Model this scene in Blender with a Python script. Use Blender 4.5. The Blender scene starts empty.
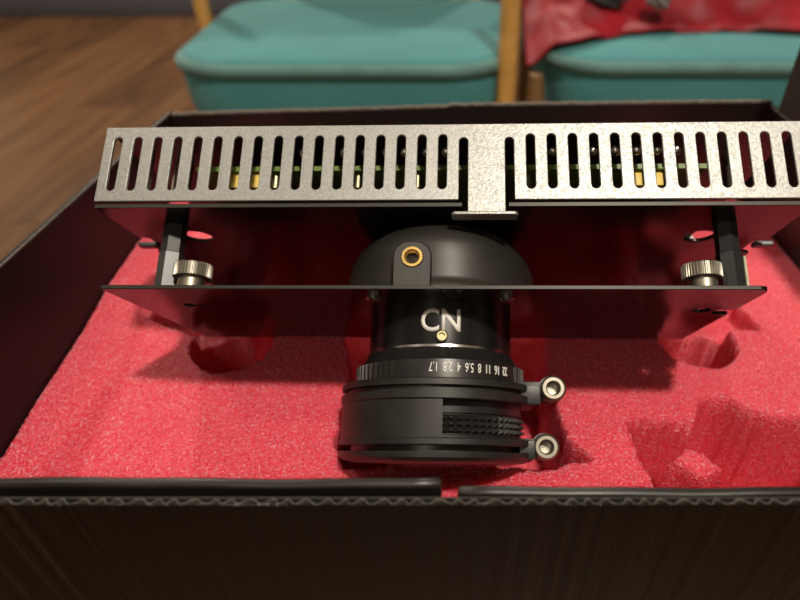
import bpy, bmesh, math, random
import numpy as np
from mathutils import Vector, Matrix

random.seed(4)
rng = np.random.default_rng(7)
scene = bpy.context.scene
C = scene.collection
R = math.radians
PI = math.pi

# ------------------------------------------------------------------ camera
CAM_Z = 0.68
cd = bpy.data.cameras.new('camera')
cam = bpy.data.objects.new('camera', cd)
C.objects.link(cam)
cam.location = (0, 0, CAM_Z)
cam.rotation_euler = (R(90 - 37.2), 0, 0)
cd.sensor_width = 36
cd.lens = 580 / 800 * 36
cd.shift_x = -50 / 800          # the photograph is cropped off-centre
cd.clip_start = 0.01
cd.dof.use_dof = True
cd.dof.focus_distance = 0.205
cd.dof.aperture_fstop = 8
scene.camera = cam

# ------------------------------------------------------------------ world, exposure
w = bpy.data.worlds.new('world')
scene.world = w
w.use_nodes = True
w.node_tree.nodes['Background'].inputs[0].default_value = (0.9, 0.85, 0.8, 1)
w.node_tree.nodes['Background'].inputs[1].default_value = 0.02
vs = scene.view_settings
vs.view_transform = 'Standard'
vs.look = 'None'
vs.gamma = 1
vs.use_curve_mapping = False
vs.exposure = 0.20

WARM = (1.0, 0.89, 0.74)
LAMPS = [  # x, y, watts: the downlight over the box, then unseen fill lamps added
    (0.45, -0.42, 40.0),
    (-1.30, 0.30, 7.0),
    (-1.40, 2.70, 40.0),
    (0.60, 2.90, 34.0),
    (-0.70, -1.50, 6.0),
]
CEIL = 2.65

# ------------------------------------------------------------------ materials
def nodes_of(name):
    m = bpy.data.materials.new(name)
    m.use_nodes = True
    nt = m.node_tree
    return m, nt, nt.nodes['Principled BSDF']

def mat(name, col, rough=0.5, metal=0.0, bump=None, vary=None, ior=1.5, coat=0, sheen=0, rvary=None, sub=None):
    """bump=(scale,strength,dist)  vary=(scale,amount)  rvary=(scale,lo,hi)"""
    m, nt, b = nodes_of(name)
    b.inputs['Base Color'].default_value = (*col, 1)
    b.inputs['Roughness'].default_value = rough
    b.inputs['Metallic'].default_value = metal
    b.inputs['IOR'].default_value = ior
    b.inputs['Coat Weight'].default_value = coat
    b.inputs['Sheen Weight'].default_value = sheen
    tc = nt.nodes.new('ShaderNodeTexCoord')
    L = nt.links.new
    if vary:
        n = nt.nodes.new('ShaderNodeTexNoise'); n.inputs['Scale'].default_value = vary[0]; n.inputs['Detail'].default_value = 4
        r = nt.nodes.new('ShaderNodeMapRange')
        r.inputs['From Min'].default_value = 0.3; r.inputs['From Max'].default_value = 0.7
        r.inputs['To Min'].default_value = 1 - vary[1]; r.inputs['To Max'].default_value = 1 + vary[1]
        mx = nt.nodes.new('ShaderNodeVectorMath'); mx.operation = 'SCALE'
        mx.inputs[0].default_value = col
        L(tc.outputs['Object'], n.inputs['Vector']); L(n.outputs['Fac'], r.inputs['Value'])
        L(r.outputs[0], mx.inputs['Scale']); L(mx.outputs[0], b.inputs['Base Color'])
    if rvary:
        n = nt.nodes.new('ShaderNodeTexNoise'); n.inputs['Scale'].default_value = rvary[0]; n.inputs['Detail'].default_value = 3
        r = nt.nodes.new('ShaderNodeMapRange')
        r.inputs['From Min'].default_value = 0.35; r.inputs['From Max'].default_value = 0.65
        r.inputs['To Min'].default_value = rvary[1]; r.inputs['To Max'].default_value = rvary[2]
        L(tc.outputs['Object'], n.inputs['Vector']); L(n.outputs['Fac'], r.inputs['Value']); L(r.outputs[0], b.inputs['Roughness'])
    if bump:
        n = nt.nodes.new('ShaderNodeTexNoise'); n.inputs['Scale'].default_value = bump[0]; n.inputs['Detail'].default_value = 3
        bp = nt.nodes.new('ShaderNodeBump'); bp.inputs['Strength'].default_value = bump[1]; bp.inputs['Distance'].default_value = bump[2]
        L(tc.outputs['Object'], n.inputs['Vector']); L(n.outputs['Fac'], bp.inputs['Height']); L(bp.outputs[0], b.inputs['Normal'])
    if sub:
        b.inputs['Subsurface Weight'].default_value = sub[0]
        b.inputs['Subsurface Radius'].default_value = sub[1]
        b.inputs['Subsurface Scale'].default_value = sub[2]
    return m

M = {}
M['black_plate'] = mat('black_coated_steel', (0.006, 0.0055, 0.0055), 0.16, bump=(2500, 0.05, 0.0002), rvary=(60, 0.10, 0.20), ior=1.40)
M['plate_edge'] = mat('olive_plate_edge', (0.030, 0.028, 0.022), 0.45, 0.3)
M['black_plastic'] = mat('black_plastic', (0.016, 0.0155, 0.014), 0.42, bump=(900, 0.15, 0.0002), vary=(120, 0.3))
M['grey_plastic'] = mat('dark_grey_moulded_plastic', (0.020, 0.0185, 0.016), 0.44, bump=(1500, 0.12, 0.0002), vary=(60, 0.2))
M['gloss_black'] = mat('gloss_black_anodised', (0.008, 0.008, 0.009), 0.22)
M['lens_black'] = mat('satin_black_lens', (0.012, 0.012, 0.012), 0.35, bump=(1200, 0.1, 0.0001))
M['knurl'] = mat('knurl_black', (0.022, 0.021, 0.020), 0.30)
M['silver_ring'] = mat('bright_ring', (0.8, 0.8, 0.78), 0.2, 1.0)
M['nickel'] = mat('brushed_nickel', (0.30, 0.28, 0.235), 0.42, 1.0, vary=(300, 0.12))
M['steel'] = mat('standoff_steel', (0.13, 0.135, 0.14), 0.38, 0.8)
M['dark_steel'] = mat('dark_standoff', (0.05, 0.05, 0.052), 0.4, 0.6)
M['chrome'] = mat('chrome_screw', (0.25, 0.235, 0.22), 0.25, 1.0)
M['brass'] = mat('brass', (0.80, 0.56, 0.20), 0.28, 1.0)
M['pale_brass'] = mat('pale_brass', (0.45, 0.41, 0.24), 0.4, 1.0)
M['white_paint'] = mat('white_print', (0.85, 0.84, 0.80), 0.5)
M['pcb'] = mat('green_circuit_board', (0.16, 0.25, 0.05), 0.45, vary=(200, 0.15))
M['yellow'] = mat('yellow_component', (0.85, 0.62, 0.12), 0.45)
M['can'] = mat('shiny_can', (0.95, 0.94, 0.92), 0.28, 1.0)
M['inner_dark'] = mat('inner_dark_metal', (0.022, 0.020, 0.021), 0.4, 0.0)
M['board_sticker'] = mat('pale_green_residue', (0.42, 0.42, 0.30), 0.6, vary=(250, 0.3))
M['glass'] = mat('lens_glass', (0.02, 0.02, 0.03), 0.05)
M['wood_leg'] = mat('honey_wood', (0.62, 0.34, 0.09), 0.42, vary=(30, 0.2))
M['wood_dark'] = mat('brown_wood', (0.22, 0.12, 0.045), 0.45, vary=(30, 0.2))
M['teal'] = mat('teal_velvet', (0.060, 0.265, 0.285), 0.85, vary=(7, 0.10), sheen=0.15, bump=(400, 0.15, 0.001))
M['teal_highlight'] = mat('highlit_teal_edge', (0.12, 0.26, 0.25), 0.85, vary=(15, 0.15), sheen=0.1)  # highlight and wear of the seat edge put into a paler colour
M['red'] = mat('red_cloth', (0.28, 0.003, 0.014), 0.55, vary=(12, 0.35))
M['dark_cloth'] = mat('dark_cloth', (0.03, 0.03, 0.033), 0.8, vary=(30, 0.5))
M['grey_cloth'] = mat('grey_lining', (0.22, 0.21, 0.20), 0.7, vary=(25, 0.3))
M['wall_dark'] = mat('dark_grey_wall', (0.050, 0.052, 0.068), 0.7, vary=(3, 0.15))
M['wall_light'] = mat('warm_plaster', (0.50, 0.45, 0.38), 0.85, bump=(60, 0.1, 0.002))
M['ceiling'] = mat('ceiling_paint', (0.70, 0.67, 0.62), 0.9, bump=(60, 0.05, 0.002))
M['trim'] = mat('pale_grey_skirting', (0.075, 0.075, 0.090), 0.5)
M['lamp_rim'] = mat('lamp_rim', (0.8, 0.8, 0.78), 0.4)

def galvanised():
    m, nt, b = nodes_of('galvanised_steel')
    L = nt.links.new
    tc = nt.nodes.new('ShaderNodeTexCoord')
    v = nt.nodes.new('ShaderNodeTexVoronoi'); v.inputs['Scale'].default_value = 1500
    n = nt.nodes.new('ShaderNodeTexNoise'); n.inputs['Scale'].default_value = 2600; n.inputs['Detail'].default_value = 2
    big = nt.nodes.new('ShaderNodeTexNoise'); big.inputs['Scale'].default_value = 22
    for t in (v, n, big): L(tc.outputs['Object'], t.inputs['Vector'])
    ramp = nt.nodes.new('ShaderNodeValToRGB')
    ramp.color_ramp.elements[0].position = 0.30; ramp.color_ramp.elements[0].color = (0.24, 0.245, 0.24, 1)
    ramp.color_ramp.elements[1].position = 0.62; ramp.color_ramp.elements[1].color = (0.43, 0.435, 0.42, 1)
    L(n.outputs['Fac'], ramp.inputs['Fac']); L(ramp.outputs['Color'], b.inputs['Base Color'])
    mr = nt.nodes.new('ShaderNodeMapRange'); mr.inputs['To Min'].default_value = 0.38; mr.inputs['To Max'].default_value = 0.60
    L(v.outputs['Color'], mr.inputs['Value']); L(mr.outputs[0], b.inputs['Roughness'])
    b.inputs['Metallic'].default_value = 0.75
    bp = nt.nodes.new('ShaderNodeBump'); bp.inputs['Strength'].default_value = 0.12; bp.inputs['Distance'].default_value = 0.0002
    L(v.outputs['Distance'], bp.inputs['Height']); L(bp.outputs[0], b.inputs['Normal'])
    return m
M['galv'] = galvanised()

def foam_mat():
    m, nt, b = nodes_of('pink_foam')
    L = nt.links.new
    tc = nt.nodes.new('ShaderNodeTexCoord')
    n = nt.nodes.new('ShaderNodeTexNoise'); n.inputs['Scale'].default_value = 900; n.inputs['Detail'].default_value = 3
    v = nt.nodes.new('ShaderNodeTexVoronoi'); v.inputs['Scale'].default_value = 1100
    big = nt.nodes.new('ShaderNodeTexNoise'); big.inputs['Scale'].default_value = 30
    for t in (n, v, big): L(tc.outputs['Object'], t.inputs['Vector'])
    ramp = nt.nodes.new('ShaderNodeValToRGB')
    e = ramp.color_ramp.elements
    e[0].position = 0.30; e[0].color = (0.86, 0.020, 0.060, 1)
    e[1].position = 0.56; e[1].color = (0.94, 0.100, 0.150, 1)
    e2 = e.new(0.76); e2.color = (1.0, 0.46, 0.50, 1)  # pale flecks: glints off the foam cells painted into the base colour
    L(n.outputs['Fac'], ramp.inputs['Fac']); L(ramp.outputs['Color'], b.inputs['Base Color'])
    mr = nt.nodes.new('ShaderNodeMapRange'); mr.inputs['To Min'].default_value = 0.22; mr.inputs['To Max'].default_value = 0.6
    L(v.outputs['Color'], mr.inputs['Value']); L(mr.outputs[0], b.inputs['Roughness'])
    b.inputs['Subsurface Weight'].default_value = 0.75
    b.inputs['Subsurface Radius'].default_value = (1.0, 0.06, 0.08)
    b.inputs['Subsurface Scale'].default_value = 0.006
    b.inputs['Specular IOR Level'].default_value = 0.9
    bp = nt.nodes.new('ShaderNodeBump'); bp.inputs['Strength'].default_value = 0.8; bp.inputs['Distance'].default_value = 0.0012
    ad = nt.nodes.new('ShaderNodeMath'); ad.operation = 'ADD'
    L(v.outputs['Distance'], ad.inputs[0]); L(n.outputs['Fac'], ad.inputs[1])
    L(ad.outputs[0], bp.inputs['Height']); L(bp.outputs[0], b.inputs['Normal'])
    return m
M['foam'] = foam_mat()

def card_mat(name, col, rough, streak):
    m, nt, b = nodes_of(name)
    L = nt.links.new
    tc = nt.nodes.new('ShaderNodeTexCoord')
    mp = nt.nodes.new('ShaderNodeMapping'); mp.inputs['Scale'].default_value = (1, 1, 0.012)
    n = nt.nodes.new('ShaderNodeTexNoise'); n.inputs['Scale'].default_value = 190; n.inputs['Detail'].default_value = 3
    f = nt.nodes.new('ShaderNodeTexNoise'); f.inputs['Scale'].default_value = 35; f.inputs['Detail'].default_value = 5
    L(tc.outputs['Object'], mp.inputs['Vector']); L(mp.outputs[0], n.inputs['Vector']); L(tc.outputs['Object'], f.inputs['Vector'])
    bp = nt.nodes.new('ShaderNodeBump'); bp.inputs['Strength'].default_value = streak; bp.inputs['Distance'].default_value = 0.0012
    L(n.outputs['Fac'], bp.inputs['Height']); L(bp.outputs[0], b.inputs['Normal'])
    mr = nt.nodes.new('ShaderNodeMapRange'); mr.inputs['To Min'].default_value = rough - 0.1; mr.inputs['To Max'].default_value = rough + 0.12
    L(f.outputs['Fac'], mr.inputs['Value']); L(mr.outputs[0], b.inputs['Roughness'])
    b.inputs['Base Color'].default_value = (*col, 1)
    return m
M['card'] = card_mat('black_coated_card', (0.011, 0.0095, 0.008), 0.34, 0.0)
M['card_wall'] = card_mat('black_card_wall', (0.006, 0.0052, 0.005), 0.42, 0.0)
M['card_wall'].node_tree.nodes['Principled BSDF'].inputs['Specular IOR Level'].default_value = 0.3
M['card_front'] = card_mat('black_fluted_card', (0.0035, 0.003, 0.0024), 0.30, 1.0)
M['card_front'].node_tree.nodes['Principled BSDF'].inputs['Specular IOR Level'].default_value = 0.22
M['card_core'] = mat('dark_card_core', (0.030, 0.027, 0.022), 0.8, vary=(600, 0.3))
M['flute'] = mat('grey_fluting_paper', (0.085, 0.078, 0.066), 0.85, vary=(600, 0.3))
M['card_edge'] = mat('torn_card_edge', (0.16, 0.13, 0.105), 0.85, vary=(500, 0.5))

def floor_mat():
    m, nt, b = nodes_of('wood_floor')
    L = nt.links.new
    tc = nt.nodes.new('ShaderNodeTexCoord')
    mp = nt.nodes.new('ShaderNodeMapping'); mp.inputs['Scale'].default_value = (14, 1.0, 1)
    n = nt.nodes.new('ShaderNodeTexNoise'); n.inputs['Scale'].default_value = 1.6; n.inputs['Detail'].default_value = 6
    L(tc.outputs['Object'], mp.inputs['Vector']); L(mp.outputs[0], n.inputs['Vector'])
    oi = nt.nodes.new('ShaderNodeObjectInfo')
    ad = nt.nodes.new('ShaderNodeMath'); ad.operation = 'MULTIPLY_ADD'; ad.inputs[1].default_value = 0.22; 
    L(oi.outputs['Random'], ad.inputs[0]); L(n.outputs['Fac'], ad.inputs[2])
    ramp = nt.nodes.new('ShaderNodeValToRGB')
    e = ramp.color_ramp.elements
    e[0].position = 0.38; e[0].color = (0.060, 0.024, 0.009, 1)
    e[1].position = 0.90; e[1].color = (0.215, 0.100, 0.036, 1)
    L(ad.outputs[0], ramp.inputs['Fac']); L(ramp.outputs['Color'], b.inputs['Base Color'])
    b.inputs['Roughness'].default_value = 0.42
    return m
M['floor'] = floor_mat()

# ------------------------------------------------------------------ mesh helpers
def mesh_obj(name, me, material, parent=None, smooth=False):
    o = bpy.data.objects.new(name, me)
    C.objects.link(o)
    if material is not None:
        me.materials.clear(); me.materials.append(material)
    if parent is not None: o.parent = parent
    if smooth:
        me.shade_smooth()
    return o

def bm_obj(name, bm, material, parent=None, smooth=False, angle=None):
    bmesh.ops.recalc_face_normals(bm, faces=bm.faces)
    me = bpy.data.meshes.new(name)
    bm.to_mesh(me); bm.free()
    o = mesh_obj(name, me, material, parent)
    if smooth or angle:
        me.shade_smooth()
        if angle: me.set_sharp_from_angle(angle=R(angle))
    return o

def box_bm(x0, x1, y0, y1, z0, z1, bevel=0.0, seg=2, bm=None):
    b = bmesh.new()
    vs_ = [b.verts.new((x, y, z)) for x in (x0, x1) for y in (y0, y1) for z in (z0, z1)]
    for f in ((0, 1, 3, 2), (4, 6, 7, 5), (0, 4, 5, 1), (2, 3, 7, 6), (0, 2, 6, 4), (1, 5, 7, 3)):
        b.faces.new([vs_[i] for i in f])
    if bevel:
        bmesh.ops.bevel(b, geom=list(b.edges), offset=bevel, segments=seg, profile=0.6, affect='EDGES')
    if bm is not None:
        me = bpy.data.meshes.new('tmp'); b.to_mesh(me); b.free(); bm.from_mesh(me); bpy.data.meshes.remove(me)
        return bm
    return b

def box(name, x0, x1, y0, y1, z0, z1, material, parent=None, bevel=0.0, seg=2):
    return bm_obj(name, box_bm(x0, x1, y0, y1, z0, z1, bevel, seg), material, parent, angle=35 if bevel else None)

def lathe_bm(profile, center=(0, 0), axis='y', seg=96, a0=0.0, a1=2 * PI, closed_profile=False, radial=None):
    """profile: list of (t, r) along the axis; center in the two other coordinates; radial(angle)->factor"""
    b = bmesh.new()
    full = abs(a1 - a0 - 2 * PI) < 1e-6
    n = seg if full else seg + 1
    rings = []
    for t, r in profile:
        ring = []
        for i in range(n):
            a = a0 + (a1 - a0) * i / seg
            k = radial(a) if radial else 1.0
            u, v = r * k * math.cos(a), r * k * math.sin(a)
            if axis == 'y': p = (center[0] + u, t, center[1] + v)
            else: p = (center[0] + u, center[1] + v, t)
            ring.append(b.verts.new(p))
        rings.append(ring)
    pairs = list(zip(rings, rings[1:])) + ([(rings[-1], rings[0])] if closed_profile else [])
    for A, B in pairs:
        for i in range(n if full else n - 1):
            j = (i + 1) % n
            b.faces.new((A[i], A[j], B[j], B[i]))
    if full and not closed_profile:
        b.faces.new(rings[0]); b.faces.new(rings[-1])
    if not full and closed_profile:
        b.faces.new([r[0] for r in rings]); b.faces.new([r[-1] for r in rings])
    return b

def lathe(name, profile, material, parent, **k):
    ang = k.pop('angle', 32)
    return bm_obj(name, lathe_bm(profile, **k), material, parent, angle=ang)

def tube(name, pts, r, material, parent=None, seg=8):
    cu = bpy.data.curves.new(name, 'CURVE'); cu.dimensions = '3D'
    cu.bevel_depth = r; cu.bevel_resolution = 3; cu.use_fill_caps = True
    s = cu.splines.new('POLY'); s.points.add(len(pts) - 1)
    for p, q in zip(s.points, pts): p.co = (*q, 1)
    return curve_to_obj(name, cu, material, parent, True)

def curve_to_obj(name, cu, material, parent=None, smooth=False, mtx=None):
    t = bpy.data.objects.new('tmp', cu); C.objects.link(t)
    dg = bpy.context.evaluated_depsgraph_get(); dg.update()
    me = bpy.data.meshes.new_from_object(t.evaluated_get(dg))
    bpy.data.objects.remove(t); bpy.data.curves.remove(cu)
    me.name = name
    if mtx is not None: me.transform(mtx)
    o = mesh_obj(name, me, material, parent)
    if smooth:
        me.shade_smooth(); me.set_sharp_from_angle(angle=R(35))
    return o

def sheet(name, outline, holes, thick, material, parent, mtx=None, bevel=0.0):
    """a flat sheet (outline in XY, centred on z=0) with holes through it"""
    cu = bpy.data.curves.new(name, 'CURVE'); cu.dimensions = '2D'; cu.fill_mode = 'BOTH'
    cu.extrude = thick / 2 - bevel; cu.bevel_depth = bevel; cu.bevel_resolution = 1
    if bevel: cu.offset = -bevel
    for poly in [outline] + holes:
        s = cu.splines.new('POLY'); s.points.add(len(poly) - 1); s.use_cyclic_u = True
        for p, q in zip(s.points, poly): p.co = (q[0], q[1], 0, 1)
    return curve_to_obj(name, cu, material, parent, False, mtx)

def circle(cx, cy, r, n=28, ry=None):
    return [(cx + r * math.cos(2 * PI * i / n), cy + (ry or r) * math.sin(2 * PI * i / n)) for i in range(n)]

def slot(cx, y0, y1, w, n=8):
    r = w / 2
    p = [(cx + r * math.cos(PI * i / n), y1 - r + r * math.sin(PI * i / n)) for i in range(n + 1)]
    p += [(cx - r * math.cos(PI * i / n), y0 + r - r * math.sin(PI * i / n)) for i in range(n + 1)]
    return p

def rrect(x0, x1, y0, y1, r, n=6):
    out = []
    for (cx, cy, a) in ((x1 - r, y1 - r, 0), (x0 + r, y1 - r, 90), (x0 + r, y0 + r, 180), (x1 - r, y0 + r, 270)):
        for i in range(n + 1):
            t = R(a + 90 * i / n); out.append((cx + r * math.cos(t), cy + r * math.sin(t)))
    return out

def empty(name, loc=(0, 0, 0), label=None, cat=None, group=None):
    o = bpy.data.objects.new(name, None); C.objects.link(o)
    o.location = loc; o.empty_display_size = 0.02
    if label: tag(o, label, cat, group)
    return o

def tag(o, label, cat, group=None):
    o['label'] = label; o['category'] = cat
    if group: o['group'] = group
    return o

def struct(o):
    o['kind'] = 'structure'
    return o

# ================================================================== the room
RX0, RX1, RY0, RY1 = -2.6, 2.4, -2.0, 3.45
fl = struct(box('floor', RX0, RX1, RY0, RY1, -0.06, -0.004, M['wood_dark']))
# floor boards, one object each where they can be told apart; boards run away to the left
BW = 0.19
bd = box_bm(-BW / 2 + 0.001, BW / 2 - 0.001, -1.2, 1.2, -0.004, 0.0, 0.0008, 1)
bme = bpy.data.meshes.new('floor_board'); bd.to_mesh(bme); bd.free(); bme.materials.append(M['floor'])
nb = int((RX1 - RX0) / BW)
for i in range(nb):
    for k in range(3):
        y = RY0 + 1.2 + k * 2.4 - (i % 3) * 0.8
        y0, y1 = max(y - 1.2, RY0), min(y + 1.2, RY1)
        if y1 - y0 < 0.3: continue
        o = bpy.data.objects.new('floor_board', bme); C.objects.link(o)
        o.location = (RX0 + BW * (i + 0.5), (y0 + y1) / 2, 0)
        o.scale = (1, (y1 - y0 - 0.002) / 2.4, 1)
        o.parent = fl
struct(box('wall_back', RX0, RX1, RY1, RY1 + 0.1, 0, CEIL, M['wall_dark']))
struct(box('wall_front', RX0, RX1, RY0 - 0.1, RY0, 0, CEIL, M['wall_light']))
struct(box('wall_left', RX0 - 0.1, RX0, RY0, RY1, 0, CEIL, M['wall_light']))
struct(box('wall_right', RX1, RX1 + 0.1, RY0, RY1, 0, CEIL, M['wall_light']))
struct(box('ceiling', RX0, RX1, RY0, RY1, CEIL, CEIL + 0.1, M['ceiling']))
struct(box('baseboard_back', RX0, RX1, RY1 - 0.016, RY1, 0.0, 0.09, M['trim'], bevel=0.004))

WHERE = ['over the black box', 'added as unseen fill to the left of the black box', 'added as unseen fill over the floor behind the left teal chair', 'added as unseen fill over the floor behind the right teal chair', 'added as unseen fill near the front wall']
for i, (x, y, p) in enumerate(LAMPS):
    t = empty('ceiling_downlight_or_added_fill', (x, y, CEIL - 0.03), 'round recessed ceiling downlight ' + WHERE[i], 'ceiling light', 'ceiling downlights')
    lathe('rim', [(0.0, 0.085), (0.03, 0.09), (0.03, 0.105), (0.0, 0.105), (-0.004, 0.095)], M['lamp_rim'], t, axis='z', seg=48, closed_profile=True)
    ld = bpy.data.lights.new('downlight', 'AREA'); ld.shape = 'DISK'; ld.size = 0.15; ld.energy = p; ld.color = WARM
    lo = bpy.data.objects.new('downlight_bulb', ld); C.objects.link(lo); lo.parent = t; lo.location = (0, 0, -0.002)

# ================================================================== the table under the box
TZ = 0.398
t = empty('side_table', (0.01, 0.235, 0), 'small low wooden table holding up the black box', 'table')
box('table_top', -0.17, 0.17, -0.13, 0.12, TZ - 0.02, TZ, M['wood_dark'], t, 0.003)
for sx in (-1, 1):
    for sy in (-1, 1):
        box('leg', sx * 0.15 - 0.014, sx * 0.15 + 0.014, sy * 0.1 - 0.014, sy * 0.1 + 0.014, 0, TZ - 0.02, M['wood_dark'], t, 0.003)

# ================================================================== the cardboard box
RIM = 0.55
BX0, BX1 = -0.180, 0.2055      # inner faces of the side walls
BYF, BYB = 0.0925, 0.370       # inner faces of front and back
BZ = TZ
bx = empty('cardboard_box', (0.012, 0.23, BZ), 'open black corrugated cardboard box holding pink foam and the projector module', 'box')
def bpart(o):
    o.parent = bx; o.matrix_parent_inverse = Matrix.Translation(bx.location).inverted(); return o
bpart(box('bottom', BX0, BX1, BYF, BYB, BZ, BZ + 0.003, M['card']))
# front outer panel: two liners with the corrugated medium between them
FO = 0.0858
bpart(box('front_panel', BX0 - 0.0075, BX1 + 0.0075, FO, FO + 0.0004, BZ, RIM - 0.0006, M['card_front']))
bpart(box('front_inner_liner', BX0 - 0.0045, BX1 + 0.0045, FO + 0.0021, FO + 0.0025, BZ, RIM - 0.0007, M['card_core']))
def flutes():
    b = bmesh.new()
    x0, x1, pitch, amp = BX0 - 0.006, BX1 + 0.006, 0.0048, 0.00072
    n = int((x1 - x0) / pitch * 12)
    ph = 0.0; prev = None
    yc = FO + 0.00125
    for i in range(n + 1):
        x = x0 + (x1 - x0) * i / n
        ph += 2 * PI / 12 * (1 + 0.28 * math.sin(x * 410) + 0.15 * math.sin(x * 1130))
        s = math.sin(ph); s = math.copysign(abs(s) ** 0.75, s)
        th = 0.00019
        y = yc + amp * s
        zt = RIM - 0.0006 - 0.0003 * abs(math.sin(x * 700))
        cur = [b.verts.new((x, y - th, zt)), b.verts.new((x, y + th, zt)), b.verts.new((x, y + th, zt - 0.02)), b.verts.new((x, y - th, zt - 0.02))]
        if prev:
            for k in range(4): b.faces.new((prev[k], prev[(k + 1) % 4], cur[(k + 1) % 4], cur[k]))
        prev = cur
    return b
fo = bpart(bm_obj('corrugated_flutes', flutes(), M['flute'], angle=60)); fo['label'] = 'wavy corrugation showing along the cut front edge'
# rolled-over inner front wall, two flaps with a gap
def rolled(name, x0, x1, y0, y1, top, rad, nz=BZ + 0.003):
    b = bmesh.new(); n = 10
    prof = [(y0, nz)]
    cy = (y0 + y1) / 2; ry = (y1 - y0) / 2
    for i in range(n + 1):
        a = PI - PI * i / n
        prof.append((cy + ry * math.cos(a), top - rad + rad * math.sin(a)))
    prof.append((y1, nz))
    xs = [x0, x0 + 0.0006] + [x0 + (x1 - x0) * k / 24 for k in range(1, 24)] + [x1 - 0.0006, x1]
    rings = []
    for x in xs:
        e = 0.0005 if x in (x0, x1) else 0.0
        dz = 0.00035 * math.sin(x * 60 + 1) + 0.0002 * math.sin(x * 171)
        rings.append([b.verts.new((x, y + (e if y < cy else -e) * 0.6, z - e + (dz if z > nz else 0))) for y, z in prof])
    for A, B_ in zip(rings, rings[1:]):
        for i in range(len(prof) - 1): b.faces.new((A[i], A[i + 1], B_[i + 1], B_[i]))
    b.faces.new(rings[0]); b.faces.new(rings[-1])
    return bpart(bm_obj(name, b, M['card'], angle=45))
rolled('folded_front_flap', BX0 - 0.003, -0.0022, FO + 0.0046, FO + 0.0076, RIM + 0.0012, 0.0012)
rolled('folded_front_flap', 0.0020, BX1 + 0.003, FO + 0.0030, FO + 0.0058, RIM - 0.0004, 0.0008)
# left wall: outer sheet, inner sheet and pale cut edges
bpart(box('left_wall', BX0 - 0.0034, BX0, BYF - 0.004, BYB + 0.004, BZ, RIM, M['card_wall'], bevel=0.0004, seg=1))
bpart(box('left_wall_cut_edge', BX0 - 0.0006, BX0 - 0.0001, BYF, BYB, RIM, RIM + 0.0004, M['card_edge']))
bpart(box('right_wall', BX1, BX1 + 0.0042, BYF - 0.004, BYB + 0.004, BZ, RIM + 0.004, M['card'], bevel=0.0004, seg=1))
bpart(box('right_wall_cut_edge', BX1 + 0.0002, BX1 + 0.0008, BYF, BYB, RIM + 0.004, RIM + 0.0044, M['card_edge']))
# back wall: two halves of different height with rough brown cut edges
def rough_edge(name, x0, x1, y0, y1, z0, z1, zr):
    b = bmesh.new(); n = 90; rings = []
    for i in range(n + 1):
        x = x0 + (x1 - x0) * i / n
        t = i / n
        zb = z0 + (z1 - z0) * t
        z = zb + 0.0006 + 0.0006 * random.random()
        rings.append([b.verts.new(p) for p in ((x, y0, zb - 0.0003), (x, y0 + 0.0002, z), (x, y1, z - 0.0002), (x, y1, zb - 0.0003))])
    for A, B_ in zip(rings, rings[1:]):
        for k in range(4): b.faces.new((A[k], A[(k + 1) % 4], B_[(k + 1) % 4], B_[k]))
    b.faces.new(rings[0]); b.faces.new(rings[-1])
    return bpart(bm_obj(name, b, M['card_edge']))
def back_half(x0, x1, z0, z1):
    b = bmesh.new(); y0, y1 = BYB, BYB + 0.0045
    v = [b.verts.new(p) for p in ((x0, y0, BZ), (x1, y0, BZ), (x1, y0, z1), (x0, y0, z0), (x0, y1, BZ), (x1, y1, BZ), (x1, y1, z1), (x0, y1, z0))]
    for f in ((0, 1, 2, 3), (5, 4, 7, 6), (3, 2, 6, 7), (0, 4, 5, 1), (1, 5, 6, 2), (0, 3, 7, 4)): b.faces.new([v[i] for i in f])
    bpart(bm_obj('back_wall', b, M['card']))
    rough_edge('back_wall_cut_edge', x0, x1, y0 + 0.0012, y1, z0, z1, 0)
back_half(BX0, -0.0012, RIM - 0.0015, RIM + 0.0035)
back_half(-0.0012, BX1, RIM + 0.0045, RIM + 0.0068)
# the side flap standing up on the right wall
b = box_bm(BX1 + 0.0003, BX1 + 0.0038, 0.16, 0.362, RIM + 0.004, RIM + 0.065, 0.0004, 1)
bpart(bm_obj('side_flap', b, M['card_core']))

# ================================================================== the foam
FZ = 0.489
def vnoise(X, Y, s, seed):
    g = np.random.default_rng(seed).random((512, 512))
    x = X / s + 1000; y = Y / s + 1000
    xi = np.floor(x).astype(int); yi = np.floor(y).astype(int)
    fx = x - xi; fy = y - yi
    fx = fx * fx * (3 - 2 * fx); fy = fy * fy * (3 - 2 * fy)
    a = g[xi % 512, yi % 512]; b_ = g[(xi + 1) % 512, yi % 512]; c = g[xi % 512, (yi + 1) % 512]; d = g[(xi + 1) % 512, (yi + 1) % 512]
    return (a * (1 - fx) + b_ * fx) * (1 - fy) + (c * (1 - fx) + d * fx) * fy - 0.5
def sstep(a, b_, x):
    t = np.clip((x - a) / (b_ - a), 0, 1); return t * t * (3 - 2 * t)
def poly_sdf(X, Y, P):
    d = np.full(X.shape, 1e9); ins = np.zeros(X.shape, bool)
    n = len(P)
    for i in range(n):
        x0, y0 = P[i]; x1, y1 = P[(i + 1) % n]
        ex, ey = x1 - x0, y1 - y0
        t = np.clip(((X - x0) * ex + (Y - y0) * ey) / (ex * ex + ey * ey), 0, 1)
        d = np.minimum(d, np.hypot(X - x0 - t * ex, Y - y0 - t * ey))
        c = ((y0 <= Y) & (Y < y1)) | ((y1 <= Y) & (Y < y0))
        with np.errstate(divide='ignore', invalid='ignore'):
            xi = x0 + (Y - y0) / (ey if abs(ey) > 1e-12 else 1e-12) * ex
        ins ^= c & (X < xi)
    return np.where(ins, -d, d)
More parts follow.
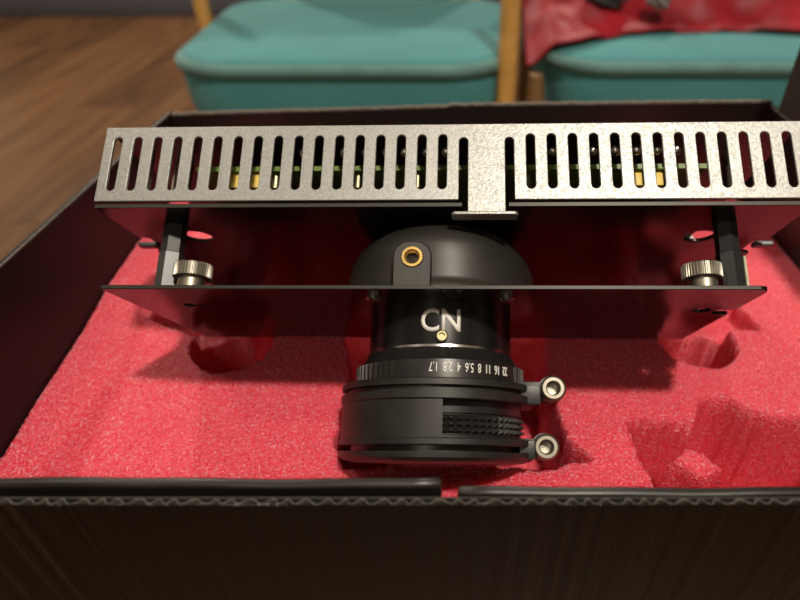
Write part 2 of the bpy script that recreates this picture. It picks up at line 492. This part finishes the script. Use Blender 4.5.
def foam():
    x0, x1, y0, y1 = BX0 + 0.001, BX1 - 0.001, BYF + 0.0015, BYB - 0.001
    st = 0.00058
    nx, ny = int((x1 - x0) / st), int((y1 - y0) / st)
    xs = np.linspace(x0, x1, nx); ys = np.linspace(y0, y1, ny)
    X, Y = np.meshgrid(xs, ys, indexing='ij')
    jit = 0.0012 * vnoise(X, Y, 0.0022, 1) + 0.0016 * vnoise(X, Y, 0.006, 2)
    H = np.zeros_like(X)
    def pit(sd, depth, soft=0.0010):
        nonlocal H
        k = 1 - sstep(-soft, soft, sd + jit)
        H = np.minimum(H, -depth * k)
    # the well the lens lies in
    pit(poly_sdf(X, Y, [(-0.0425, 0.146), (-0.040, 0.143), (0.040, 0.143), (0.0555, 0.1475), (0.0475, 0.158), (0.0455, 0.19), (0.048, 0.235), (0.047, 0.29), (-0.052, 0.29), (-0.053, 0.225), (-0.0465, 0.20), (-0.0430, 0.164), (-0.0475, 0.158), (-0.046, 0.153)]), 0.040, 0.0014)
    # two round finger holes
    pit(np.hypot(X + 0.1075, Y - 0.2145) - 0.0185, 0.050)
    pit(poly_sdf(X, Y, [(-0.150, 0.226), (-0.118, 0.2155), (-0.10, 0.25), (-0.14, 0.25)]), 0.012)
    pit(np.hypot(X - 0.1235, Y - 0.2185) - 0.0185, 0.050)
    pit(poly_sdf(X, Y, [(0.13, 0.2255), (0.158, 0.2275), (0.155, 0.25), (0.12, 0.25)]), 0.012)
    # slot for the plates
    pit(poly_sdf(X, Y, [(-0.105, 0.2235), (0.105, 0.2235), (0.105, 0.355), (-0.105, 0.355)]), 0.060)
    pit(poly_sdf(X, Y, [(-0.122, 0.223), (0.122, 0.223), (0.122, 0.30), (-0.122, 0.30)]), 0.006)
    # ragged hollow at the front right
    P = [(0.0750, 0.1675), (0.0785, 0.134), (0.0800, 0.1315), (0.1005, 0.1335), (0.102, 0.128), (0.172, 0.126), (0.172, 0.168), (0.150, 0.1685), (0.136, 0.1695), (0.1275, 0.1765), (0.1205, 0.1805), (0.112, 0.1795), (0.1050, 0.1660)]
    sd = poly_sdf(X, Y, P) + 0.0012 * vnoise(X, Y, 0.004, 5)
    k = 1 - sstep(-0.0016, 0.0008, sd + jit)
    depth = 0.062 + 0.0 * sstep(0.098, 0.115, X) + 0.006 * vnoise(X, Y, 0.011, 6)
    ramp_ = 1 - 0.25 * sstep(0.146, 0.168, Y) * (1 - sstep(0.088, 0.106, X))
    depth = depth * ramp_
    # the loose lump left standing in it
    lump = 1 - sstep(-0.002, 0.0035, poly_sdf(X, Y, [(0.0900, 0.1500), (0.0990, 0.1590), (0.1060, 0.1560), (0.1130, 0.1450), (0.1030, 0.1415)]) + jit)
    depth = depth * (1 - 0.90 * lump)
    H = np.minimum(H, -depth * k)
    inside = np.clip(-H / 0.01, 0, 1)
    rough = 0.00035 * vnoise(X, Y, 0.0016, 8) + 0.0007 * vnoise(X, Y, 0.0009, 9) + 0.0004 * vnoise(X, Y, 0.02, 10)
    H = H + rough + 0.0030 * inside * vnoise(X, Y, 0.006, 11)
    lift = np.interp(Y, [0.138, 0.174, 0.215, 0.249, 0.284, 0.37], [0, 0.004, 0.008, 0.0135, 0.016, 0.017]) * (1 - sstep(-0.165, -0.105, X))
    Z = FZ + H + lift
    Z = np.maximum(Z, BZ + 0.012)
    co = np.stack([X, Y, Z], -1).reshape(-1, 3)
    idx = np.arange(nx * ny).reshape(nx, ny)
    q = np.stack([idx[:-1, :-1], idx[1:, :-1], idx[1:, 1:], idx[:-1, 1:]], -1).reshape(-1, 4)
    # skirts and underside
    rim = np.concatenate([idx[:, 0], idx[-1, 1:], idx[-2::-1, -1], idx[0, -2:0:-1]])
    low = co[rim].copy(); low[:, 2] = BZ + 0.003
    base = len(co); co = np.vstack([co, low]); m = len(rim); ii = np.arange(m); jj = (ii + 1) % m
    sk = np.stack([rim[ii], base + ii, base + jj, rim[jj]], -1)
    q = np.vstack([q, sk]).astype(np.int32)
    me = bpy.data.meshes.new('foam_insert')
    me.vertices.add(len(co)); me.vertices.foreach_set('co', co.astype(np.float32).ravel())
    me.loops.add(q.size); me.loops.foreach_set('vertex_index', q.ravel())
    me.polygons.add(len(q)); me.polygons.foreach_set('loop_start', (np.arange(len(q)) * 4).astype(np.int32))
    me.update(calc_edges=True); me.validate()
    o = mesh_obj('foam_insert', me, M['foam'])
    return o
tag(foam(), 'bright pink cut foam block lining the black cardboard box', 'foam')

# ================================================================== the projector module
O = Vector((-0.0043, 0.1672, 0.5588))
RM = Matrix.Rotation(R(37.83), 4, 'X') @ Matrix.Rotation(R(-2.16), 4, 'Y') @ Matrix.Rotation(R(-0.70), 4, 'Z')
dev = empty('projector_module', (0, 0, 0), 'projector optical module of slotted silver cover, black plates and lens, lying tilted in pink foam', 'projector')
dev.matrix_world = Matrix.Translation(O) @ RM

def xz(y):   # sheet drawn in XY -> stands in the local XZ plane at depth y
    return Matrix.Translation((0, y, 0)) @ Matrix.Rotation(R(90), 4, 'X')

FL, FR, HP = -0.1232, 0.1163, 0.0886
YR, YC = 0.0314, 0.0333
HPR = 0.1120
WL, WR = -0.1309, 0.1355
YCF = YR + 0.0020   # front edge of the silver sheet
# ---- front plate (outline x,z)
out = [(FL, 0), (FL, -HP), (FR, -HP), (FR, -0.0365), (FR - 0.006, -0.0365), (FR - 0.0075, -0.0345), (FR - 0.0075, -0.031), (FR - 0.006, -0.029), (FR - 0.001, -0.029), (FR, -0.028), (FR, -0.0035), (FR - 0.0010, -0.001), (FR - 0.0035, 0)]
def star(cx, cy, r, n, k=0.55):
    return [(cx + r * (1 if i % 2 == 0 else k) * math.cos(PI * i / n), cy + r * (1 if i % 2 == 0 else k) * math.sin(PI * i / n)) for i in range(2 * n)]
fp = sheet('front_plate', out, [circle(-0.1010, -0.0235, 0.0026), slot(-0.0965, -0.0255, -0.022, 0.0022), circle(0.1035, -0.0300, 0.0036)], 0.0016, M['black_plate'], dev, xz(0.0), 0.0002)
fp['label'] = 'glossy black front plate of the projector module'
box('cut_edge', FL + 0.0002, FR - 0.0035, -0.0006, 0.0006, 0.0, 0.00015, M['plate_edge'], fp)  # lighter olive strip along the top edge of the plate
# ---- rear plate
out = [(WL, 0.0), (WL, -0.030), (WL + 0.004, -0.032), (WL + 0.004, -0.046), (WL - 0.001, -0.048), (WL, -HPR), (WR, -HPR), (WR, -0.052), (WR - 0.005, -0.049), (WR - 0.005, -0.036), (WR, -0.033), (WR, 0.0), (0.0255, 0.0), (0.0255, -0.003), (0.0225, -0.004), (0.0225, -0.0045), (0.0115, -0.0045), (0.0115, -0.004), (0.0085, -0.003), (0.0085, 0.0)]
rp_ = sheet('rear_plate', out, [circle(-0.1050, -0.0300, 0.0062), circle(0.1060, -0.0310, 0.0062)], 0.0016, M['black_plate'], dev, xz(YR + 0.0004), 0.0002)
for (xa, xb) in ((WL + 0.0002, 0.0083), (0.0257, WR - 0.0002)):
    box('cut_edge', xa, xb, YR - 0.0003, YR + 0.0011, 0.0, 0.00015, M['plate_edge'], rp_)
for (xa, xb) in ((WL - 0.0045, WL + 0.004), (WR - 0.004, WR + 0.0040)):
    box('edge_tab', xa, xb, YR - 0.0018, YR + 0.0004, -0.0415, -0.0375, M['steel'], rp_, 0.0005, 1)
# ---- slotted silver cover: top sheet with slots, centre tab, rear and bottom sheets
S0, DS, G = -0.1255, 0.00790, 0.0173
slots_x = [S0 + DS * i for i in range(17)] + [S0 + DS * 17 + G + DS * i for i in range(1, 14)]
XL, XR = S0 + DS * 17, S0 + DS * 17 + G     # the two open slots beside the tab
SWD = 0.00335
yt = 0.0590
def arc(cx, cy, r, a0, a1, n=8): return [(cx + r * math.cos(R(a0 + (a1 - a0) * i / n)), cy + r * math.sin(R(a0 + (a1 - a0) * i / n))) for i in range(n + 1)]
r_ = SWD / 2
outl = [(WL, YCF)]
outl += [(XL - r_, YCF)] + arc(XL, yt - r_, r_, 180, 0) + [(XL + r_, 0.0285), (XR - r_, 0.0285)] + arc(XR, yt - r_, r_, 180, 0) + [(XR + r_, YCF)]
outl += [(WR, YCF), (WR, YR + YC - 0.0004), (WR - 0.0004, YR + YC), (WL + 0.0004, YR + YC), (WL, YR + YC - 0.0004)]
cov = sheet('slotted_cover', outl, [slot(x, 0.0377, 0.0604, SWD) for x in slots_x], 0.0012, M['galv'], dev, Matrix.Translation((0, 0, 0.0004)), 0.00025)
cov['label'] = 'speckled galvanised steel cover with a row of upright vent slots'
# folded-down front lip below the cover edge, left and right of the tab, then rear and underside sheets
box('cover_back', WL, WR, YR + YC - 0.0012, YR + YC, -HPR, -0.0003, M['inner_dark'], cov)
sheet('cover_underside', [(WL, YR), (WR, YR), (WR, YR + YC), (WL, YR + YC)], [slot(x, 0.0377, 0.0604, SWD) for x in slots_x], 0.0012, M['galv'], cov, Matrix.Translation((0, 0, -HPR - 0.0007)))
tb = sheet('tab_hook', rrect(0.0045, 0.0290, -0.0050, 0.0009, 0.0016), [], 0.0012, M['galv'], cov, xz(0.0282), 0.0002)
tb['label'] = 'T-shaped bent hook at the end of the centre tab'
# ---- circuit board with components, seen through the slots
pcb = box('circuit_board', -0.1000, 0.1040, 0.0520, 0.0540, -0.082, -0.0115, M['pcb'], dev)
def cyl_y(name, x, z, y0, y1, r, m, parent, seg=20, bev=0.0004):
    return lathe(name, [(y0, r - bev), (y0 + bev, r), (y1 - bev, r), (y1, r - bev)], m, parent, center=(x, z), seg=seg)
for x, wd in ((-0.0851, 0.006), (-0.0768, 0.0065), (-0.0680, 0.0035), (-0.0342, 0.0030), (-0.0100, 0.0030), (0.0343, 0.0028), (0.0764, 0.0055), (0.0846, 0.0055)):
    if wd > 0.005: box('yellow_connector', x - wd / 2, x + wd / 2, 0.0458, 0.0518, -0.022, -0.0135, M['yellow'], pcb, 0.0004)
    else: lathe('yellow_capacitor', [(0.0455, wd / 2 - 0.0004), (0.0459, wd / 2), (0.0515, wd / 2), (0.0519, wd / 2 - 0.0003)], M['pale_brass'], pcb, center=(x, -0.0155), seg=16)
for i in (5, 6, 7, 9, 11, 12, 13, 14, 15, 16, 18, 20, 21, 22, 23, 24):
    x = (slots_x[i] if i < 17 else slots_x[i]) + 0.0012 + random.uniform(-0.0005, 0.0005)
    r = random.choice((0.0018, 0.0020, 0.0022))
    b = bmesh.new(); bmesh.ops.create_uvsphere(b, u_segments=16, v_segments=8, radius=r)
    for v in b.verts: v.co = Vector((v.co.x + x, v.co.y * 0.9 + 0.0562, v.co.z - 0.0050))
    bm_obj('solder_dome', b, M['can'], pcb, True)
for x, z in ((-0.108, -0.020), (-0.116, -0.028), (0.112, -0.022), (0.1205, -0.030), (-0.124, -0.018)):
    cyl_y('spacer', x, z, 0.0470, 0.0630, 0.0022, M['can'], pcb)

# ---- standoffs between the plates and thumb screws
def hexa(name, x, z, y0, y1, r, m, parent, rot=0.0):
    b = lathe_bm([(y0, r), (y1, r)], center=(x, z), seg=6, a0=rot, a1=rot + 2 * PI)
    return bm_obj(name, b, m, parent)
for sx, X in ((-1, -0.1086), (1, 0.1112)):
    hexa('standoff', X, -0.0185, 0.0008, 0.0190, 0.0047, M['steel'] if sx < 0 else M['dark_steel'], dev, R(30))
    hexa('standoff', X, -0.0185, 0.0193, 0.0309, 0.0044, M['dark_steel'], dev, R(30))
box('residue_strip', 0.1153, 0.1162, 0.0010, 0.0170, -0.0210, -0.0150, M['board_sticker'], dev)
def knob(x, z):
    n = 44
    head = lathe('thumb_screw', [(0.0075, 0.0066), (0.0079, 0.0071), (0.0129, 0.0071), (0.0134, 0.0066)], M['nickel'], dev, center=(x, z), seg=n * 4,
                 radial=lambda a: 1.0 + 0.028 * (1 if math.sin(a * n) > 0 else -1))
    lathe('collar', [(0.0009, 0.0052), (0.0075, 0.0052)], M['nickel'], head, center=(x, z), seg=32)
    head['label'] = 'knurled nickel thumb screw'
knob(-0.0972, -0.0150); knob(0.0992, -0.0155)

# ---- lens mount (flared dome) with boss and brass insert
AX, AZ = -0.0012, -0.044
mount = lathe('lens_mount', [(0.0296, 0.020), (0.0296, 0.0275), (0.0286, 0.0300), (0.0262, 0.0330), (0.0225, 0.0360), (0.0180, 0.0383), (0.0120, 0.0397), (0.0060, 0.0403), (0.0042, 0.0404), (0.0034, 0.0413), (0.0009, 0.0416)], M['grey_plastic'], dev, center=(AX, AZ), seg=128, angle=50)
for v in mount.data.vertices:
    k = min(1, max(0, (v.co.y - 0.010) / 0.014))
    v.co.z = AZ + (v.co.z - AZ) * (1 + 0.10 * k)
mount['label'] = 'dark grey flared lens mount between the plates'
o = sheet('boss', rrect(-0.0170, -0.0026, -0.010, 0.0186, 0.0062), [circle(-0.0098, 0.0122, 0.0036)], 0.020, M['grey_plastic'], mount, Matrix.Translation((0, 0, -0.0122)), 0.0006)
# clip the part of the boss that would stick through the front plate
for v in o.data.vertices: v.co.y = max(v.co.y, 0.0010)
def ridged(n, amp): return lambda a: 1.0 + amp * (1 if math.sin(a * n) > 0 else -1)
ins = lathe('brass_insert', [(-0.0085, 0.0026), (-0.0085, 0.0040), (-0.0019, 0.0040), (-0.0016, 0.0038), (-0.0016, 0.0029), (-0.0022, 0.0026)], M['brass'], mount, center=(-0.0098, 0.0122), axis='z', seg=88, closed_profile=True, radial=ridged(22, 0.025))
ins['label'] = 'knurled brass threaded insert'
lathe('insert_thread', [(-0.0086, 0.0030), (-0.0086, 0.0024)] + [q for k in range(5) for q in ((-0.0076 + k * 0.0011, 0.0026), (-0.0072 + k * 0.0011, 0.0022))] + [(-0.0023, 0.0030)], M['brass'], mount, center=(-0.0098, 0.0122), axis='z', seg=32, closed_profile=True)

# ---- lens
barrel = lathe('lens_barrel', [(-0.0009, 0.0296), (-0.0178, 0.0296), (-0.0182, 0.0292)], M['gloss_black'], dev, center=(AX, AZ), seg=128)
barrel['label'] = 'glossy black lens barrel printed CN'
lathe('silver_line', [(-0.0178, 0.0299), (-0.0187, 0.0300)], M['silver_ring'], barrel, center=(AX, AZ), seg=128)

def wrap_text(name, body, size, y0, rr, m, parent, xc=0.0, flip=False, width=None, bold=0.0):
    cu = bpy.data.curves.new(name, 'FONT'); cu.body = body; cu.size = 1.0
    cu.align_x = 'CENTER'; cu.align_y = 'CENTER'; cu.resolution_u = 4; cu.extrude = 0.0; cu.offset = bold
    t = bpy.data.objects.new('tmp', cu); C.objects.link(t)
    dg = bpy.context.evaluated_depsgraph_get(); dg.update()
    me = bpy.data.meshes.new_from_object(t.evaluated_get(dg))
    bpy.data.objects.remove(t); bpy.data.curves.remove(cu)
    b = bmesh.new(); b.from_mesh(me); bpy.data.meshes.remove(me)
    xs = [v.co.x for v in b.verts]; ys = [v.co.y for v in b.verts]
    cx, cy = (min(xs) + max(xs)) / 2, (min(ys) + max(ys)) / 2
    sy = size / (max(ys) - min(ys)); sx = (width / (max(xs) - min(xs))) if width else sy
    bmesh.ops.triangulate(b, faces=b.faces)
    r = bmesh.ops.extrude_face_region(b, geom=list(b.faces))
    top = [g for g in r['geom'] if isinstance(g, bmesh.types.BMVert)]
    for v in b.verts: v.co.z = 0
    for v in top: v.co.z = 1
    for v in b.verts:
        u = (v.co.x - cx) * sx; q = (v.co.y - cy) * sy
        if flip: u, q = -u, -q
        a = (u + xc) / rr
        rad = rr + (0.00022 if v.co.z > 0.5 else -0.00005)
        v.co = Vector((AX + rad * math.sin(a), y0 + q, AZ + rad * math.cos(a)))
    return bm_obj(name, b, m, parent)
wrap_text('lettering', 'CN', 0.0088, -0.0086, 0.0296, M['white_paint'], barrel, xc=0.0016, width=0.0150, bold=0.014)
sc = lathe('set_screw', [(-0.0142, 0.0008), (-0.0142, 0.0022), (-0.0126, 0.0022), (-0.0123, 0.0018), (-0.0123, 0.0012), (-0.0136, 0.0010)], M['pale_brass'], barrel, center=(0.0010, -0.0150), axis='z', seg=24, closed_profile=True)
bm_ = bmesh.new(); bmesh.ops.create_cone(bm_, cap_ends=True, segments=16, radius1=0.0013, radius2=0.0013, depth=0.0008)
for v in bm_.verts: v.co = v.co + Vector((0.0010, -0.0150, -0.0136))
bm_obj('set_screw_socket', bm_, M['pale_brass'], barrel)
for x in (-0.0243, 0.0248):
    s_ = lathe('flange_screw', [(-0.0008, 0.0029), (-0.0020, 0.0029), (-0.0030, 0.0022), (-0.0032, 0.0008)], M['chrome'], dev, center=(x, -0.0085), seg=24)

ap = lathe('aperture_ring', [(-0.0182, 0.029), (-0.0187, 0.0298), (-0.0205, 0.0308), (-0.0222, 0.0318), (-0.0238, 0.0330), (-0.0302, 0.0336), (-0.0320, 0.0336)], M['lens_black'], dev, center=(AX, AZ), seg=128, angle=25)
wrap_text('aperture_numbers', '22  16  11  8  5.6  4  2.8  1.7', 0.0034, -0.0268, 0.0334, M['white_paint'], ap, xc=0.0143, flip=True, width=0.0330)
def ribs(a_list, y0, y1, r0, r1, wd):
    b = bmesh.new()
    for a in a_list:
        vsx = []
        for y in (y0, y1):
            for rad in (r0, r1):
                for s in (-1, 1):
                    aa = a + s * wd / 2 / rad * (0.6 if rad == r1 else 1)
                    vsx.append(b.verts.new((AX + rad * math.sin(aa), y, AZ + rad * math.cos(aa))))
        for f in ((0, 1, 3, 2), (4, 6, 7, 5), (0, 4, 5, 1), (2, 3, 7, 6), (0, 2, 6, 4), (1, 5, 7, 3)): b.faces.new([vsx[i] for i in f])
    return b
bm_obj('grip_ribs', ribs([R(-28 - 5.2 * k) for k in range(15)] + [R(64 + 5.2 * k) for k in range(8)], -0.0242, -0.0318, 0.0332, 0.0345, 0.0019), M['black_plastic'], ap)['kind'] = 'stuff'

# focus ring with pyramid knurling
fr_ = lathe('focus_ring', [(-0.0320, 0.0335), (-0.0430, 0.0335), (-0.0432, 0.0326), (-0.0505, 0.0326), (-0.0508, 0.0335), (-0.0560, 0.0335)], M['lens_black'], dev, center=(AX, AZ), seg=128, angle=25)
b = bmesh.new()
rows, cols = 3, 23
for i in range(cols):
    a0 = R(-8) + i * R(5.2)
    for j in range(rows):
        y0 = -0.0436 - j * 0.0022
        c4 = []
        for (da, dy) in ((0, 0), (1, 0), (1, 1), (0, 1)):
            a = a0 + da * R(5.2); c4.append(b.verts.new((AX + 0.0327 * math.sin(a), y0 - dy * 0.0022, AZ + 0.0327 * math.cos(a))))
        am = a0 + R(2.6)
        tp = []
        for (da, dy) in ((-.15, -.15), (.15, -.15), (.15, .15), (-.15, .15)):
            a = am + da * R(5.2) * 0.6; tp.append(b.verts.new((AX + 0.0345 * math.sin(a), y0 - 0.0011 - dy * 0.0022 * 0.6, AZ + 0.0345 * math.cos(a))))
        for k in range(4): b.faces.new((c4[k], c4[(k + 1) % 4], tp[(k + 1) % 4], tp[k]))
        b.faces.new(tp)
bm_obj('diamond_knurling', b, M['knurl'], fr_)['kind'] = 'stuff'

# clamp: two ring pairs, a curved shield on the left, lugs and cap screws
CX = -0.0020
clamp = lathe('lens_clamp', [(-0.0312, 0.0345), (-0.0312, 0.0386), (-0.0316, 0.0390), (-0.0336, 0.0390), (-0.0339, 0.0368), (-0.0353, 0.0368), (-0.0356, 0.0391), (-0.0383, 0.0391), (-0.0387, 0.0386), (-0.0387, 0.0345)], M['black_plastic'], dev, center=(CX, AZ), seg=128, closed_profile=True, angle=25)
clamp['label'] = 'black plastic clamp around the lens'
lathe('clamp_shield', [(-0.0388, 0.0350), (-0.0388, 0.0386), (-0.0518, 0.0386), (-0.0518, 0.0350)], M['black_plastic'], clamp, center=(CX, AZ), seg=64, closed_profile=True, a0=R(84), a1=R(250))
lathe('clamp_ring', [(-0.0518, 0.0345), (-0.0518, 0.0388), (-0.0522, 0.0391), (-0.0540, 0.0391), (-0.0544, 0.0388), (-0.0544, 0.0345)], M['black_plastic'], clamp, center=(CX, AZ), seg=128, closed_profile=True, angle=25)
lathe('clamp_ring', [(-0.0566, 0.0330), (-0.0566, 0.0389), (-0.0570, 0.0391), (-0.0584, 0.0390), (-0.0597, 0.0378), (-0.0608, 0.0345), (-0.0608, 0.0330)], M['black_plastic'], clamp, center=(CX, AZ), seg=128, closed_profile=True, angle=25)
lathe('front_spacer', [(-0.0544, 0.0345), (-0.0566, 0.0345)], M['lens_black'], clamp, center=(CX, AZ), seg=64)
lathe('front_glass', [(-0.0540, 0.0330), (-0.0560, 0.028), (-0.0572, 0.018), (-0.0577, 0.006)], M['glass'], dev, center=(AX, AZ), seg=64)
def cap_screw(x, y, ztop, r=0.0050):
    b = lathe_bm([(ztop - 0.006, r), (ztop - 0.0008, r), (ztop, r - 0.0009), (ztop, 0.0029), (ztop - 0.0005, 0.0025), (ztop - 0.0045, 0.0021), (ztop - 0.0047, 0.0004)], center=(x, y), axis='z', seg=36)
    s = bm_obj('cap_screw', b, M['nickel'], clamp, angle=30); s['label'] = 'nickel socket cap screw'
    lathe('washer', [(ztop - 0.0068, 0.0030), (ztop - 0.0068, 0.0053), (ztop - 0.006, 0.0053), (ztop - 0.006, 0.0030)], M['steel'], clamp, center=(x, y), axis='z', seg=32, closed_profile=True)
for (x, y, ztop, y0, y1) in ((0.0437, -0.0321, -0.0290, -0.0378, -0.0322), (0.0404, -0.0543, -0.0290, -0.0580, -0.0520)):
    cap_screw(x, y, ztop)
    box('clamp_lug', 0.0310, x + 0.0035, y - 0.0042, y + 0.0032, -0.047, ztop - 0.0068, M['black_plastic'], clamp, 0.0006)
box('clamp_arm', 0.0300, 0.0385, -0.0387, -0.0312, -0.040, -0.0275, M['black_plastic'], clamp, 0.0006)
box('clamp_arm', 0.0300, 0.0360, -0.0590, -0.0520, -0.040, -0.0275, M['black_plastic'], clamp, 0.0006)

# ================================================================== chairs beyond the box
def seat_bm(wd, dp, th, fl):
    b = bmesh.new()
    n, k = 28, 28
    r = 0.085
    # rounded-corner outline, layered into a cushion
    outl = rrect(-wd / 2, wd / 2, 0, dp, r, 6)
    lay = [(-th, 0.955), (-th * 0.98, 0.985), (-th * 0.80, 0.998), (-th * 0.35, 1.0), (-th * 0.12, 0.994), (-th * 0.03, 0.978), (0.0, 0.95), (0.006, 0.80), (0.009, 0.5), (0.010, 0.2)]
    rings = []
    for z, s in lay:
        rings.append([b.verts.new((x * s * (1 + fl * y / dp), dp / 2 + (y - dp / 2) * s, z)) for x, y in outl])
    for A, B_ in zip(rings, rings[1:]):
        for i in range(len(outl)): b.faces.new((A[i], A[(i + 1) % len(outl)], B_[(i + 1) % len(outl)], B_[i]))
    b.faces.new(rings[0]); b.faces.new(rings[-1])
    return b
SEAT = 0.458
def chair(x, y, wd, rot, label, legmat, posts, flare):
    t = empty('upholstered_chair', (x, y, 0), label, 'chair', 'teal chairs')
    t.rotation_euler = (0, 0, R(rot))
    dp, th = 0.47, 0.085
    s = bm_obj('seat', seat_bm(wd, dp, th, flare), M['teal'], t, angle=60); s.location = (0, 0, SEAT)
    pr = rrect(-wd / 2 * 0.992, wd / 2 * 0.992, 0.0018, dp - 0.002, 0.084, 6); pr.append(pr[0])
    p = tube('edge_highlight', [(a * (1 + flare * c / dp), c, SEAT - th * 0.16) for a, c in pr], 0.0095, M['teal_highlight'], s)  # tube standing in for the highlight on the rounded seat edge
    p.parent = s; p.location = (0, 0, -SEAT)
    for k, (lx, ly, zt) in enumerate(posts):
        b = lathe_bm([(0.0, 0.010), (0.30, 0.014), (zt - 0.02, 0.0135), (zt, 0.010)], center=(lx, ly), axis='z', seg=16)
        bm_obj('leg', b, legmat, t, angle=50)
    # back rest above the frame of the picture
    box('backrest', -wd / 2 + 0.03, wd / 2 - 0.03, dp + 0.005, dp + 0.055, SEAT + 0.16, SEAT + 0.42, M['teal'], t, 0.02, 3)
    for lx in (-wd / 2 + 0.07, wd / 2 - 0.07):
        box('back_post', lx - 0.013, lx + 0.013, dp + 0.002, dp + 0.03, SEAT - 0.08, SEAT + 0.18, legmat, t, 0.004)
    box('seat_rail', -wd / 2 + 0.03, wd / 2 - 0.03, 0.03, dp - 0.01, SEAT - th - 0.03, SEAT - th, legmat, t, 0.004)
    return t
chair(-0.158, 0.835, 0.480, 0, 'teal velvet chair with honey wood posts at the upper left, nothing on its seat', M['wood_leg'],
      [(0.240, 0.030, 0.66), (-0.308, 0.365, 0.80), (-0.19, 0.08, SEAT - 0.08), (0.205, 0.46, 0.80)], 0.14)
chair(0.372, 0.850, 0.452, 0, 'teal velvet chair at the upper right with a red cloth lying on its seat', M['wood_dark'],
      [(-0.245, 0.030, SEAT - 0.03), (0.240, 0.030, 0.66), (-0.21, 0.46, 0.80), (0.21, 0.46, 0.80)], 0.02)

# red cloth thrown over the right seat: folded sheet with thickness
def cloth():
    x0, x1, y0, y1 = 0.115, 0.60, 0.945, 1.28
    nx, ny = 90, 64
    xs = np.linspace(0, 1, nx); ys = np.linspace(0, 1, ny)
    U, V = np.meshgrid(xs, ys, indexing='ij')
    X = x0 + (x1 - x0) * U; Y = y0 + (y1 - y0) * V
    # front edge wanders: it reaches forward on the left
    Y = Y - (1 - V) * (0.040 * (1 - sstep(0.08, 0.34, U)) - 0.018 * sstep(0.45, 0.75, U) + 0.012 * np.sin(U * 9))
    Z = SEAT + 0.014 + 0.040 * sstep(0, 0.35, V) + 0.030 * vnoise(X, Y, 0.07, 21) * sstep(0, 0.2, V) + 0.014 * vnoise(X, Y, 0.03, 22) + 0.012 * np.sin(U * 23 + V * 5) * sstep(0.0, 0.25, V)
    Z += 0.025 * np.exp(-((U - 0.72) / 0.16) ** 2) * sstep(0.05, 0.4, V)
    Z = np.maximum(Z, SEAT + 0.013)
    off = X < 0.155
    Z = np.where(off, Z - 0.02 * sstep(0.155, 0.115, X) if False else Z - 0.035 * (1 - sstep(0.115, 0.158, X)), Z)
    b = bmesh.new()
    T = [[b.verts.new((X[i, j], Y[i, j], Z[i, j])) for j in range(ny)] for i in range(nx)]
    for i in range(nx - 1):
        for j in range(ny - 1): b.faces.new((T[i][j], T[i + 1][j], T[i + 1][j + 1], T[i][j + 1]))
    bmesh.ops.recalc_face_normals(b, faces=b.faces)
    bmesh.ops.solidify(b, geom=list(b.faces), thickness=0.004)
    return b
tag(bm_obj('red_cloth', cloth(), M['red'], None, True), 'crumpled red cloth lying on the seat of the right teal chair', 'cloth')
def bundle(name, x, y, z, sx, sy, sz, m, seed):
    b = bmesh.new(); bmesh.ops.create_icosphere(b, subdivisions=4, radius=1)
    g = np.random.default_rng(seed)
    ph = g.random(6) * 6
    for v in b.verts:
        c = v.co
        k = 1 + 0.16 * math.sin(5 * c.x + ph[0]) * math.cos(4 * c.y + ph[1]) + 0.10 * math.sin(9 * c.z + 6 * c.x + ph[2])
        zz = c.z * k
        v.co = Vector((x + c.x * k * sx, y + c.y * k * sy, z + max(zz, -0.55) * sz))
    return bm_obj(name, b, m, None, True)
tag(bundle('dark_pouch', 0.243, 1.00, SEAT + 0.053, 0.034, 0.03, 0.020, M['dark_cloth'], 3), 'small dark pouch lying on the red cloth, nearest the gap between chairs', 'pouch')
tag(bundle('grey_pouch', 0.325, 1.00, SEAT + 0.050, 0.016, 0.03, 0.020, M['grey_cloth'], 5), 'small grey pouch lying in the folds of the red cloth', 'pouch')
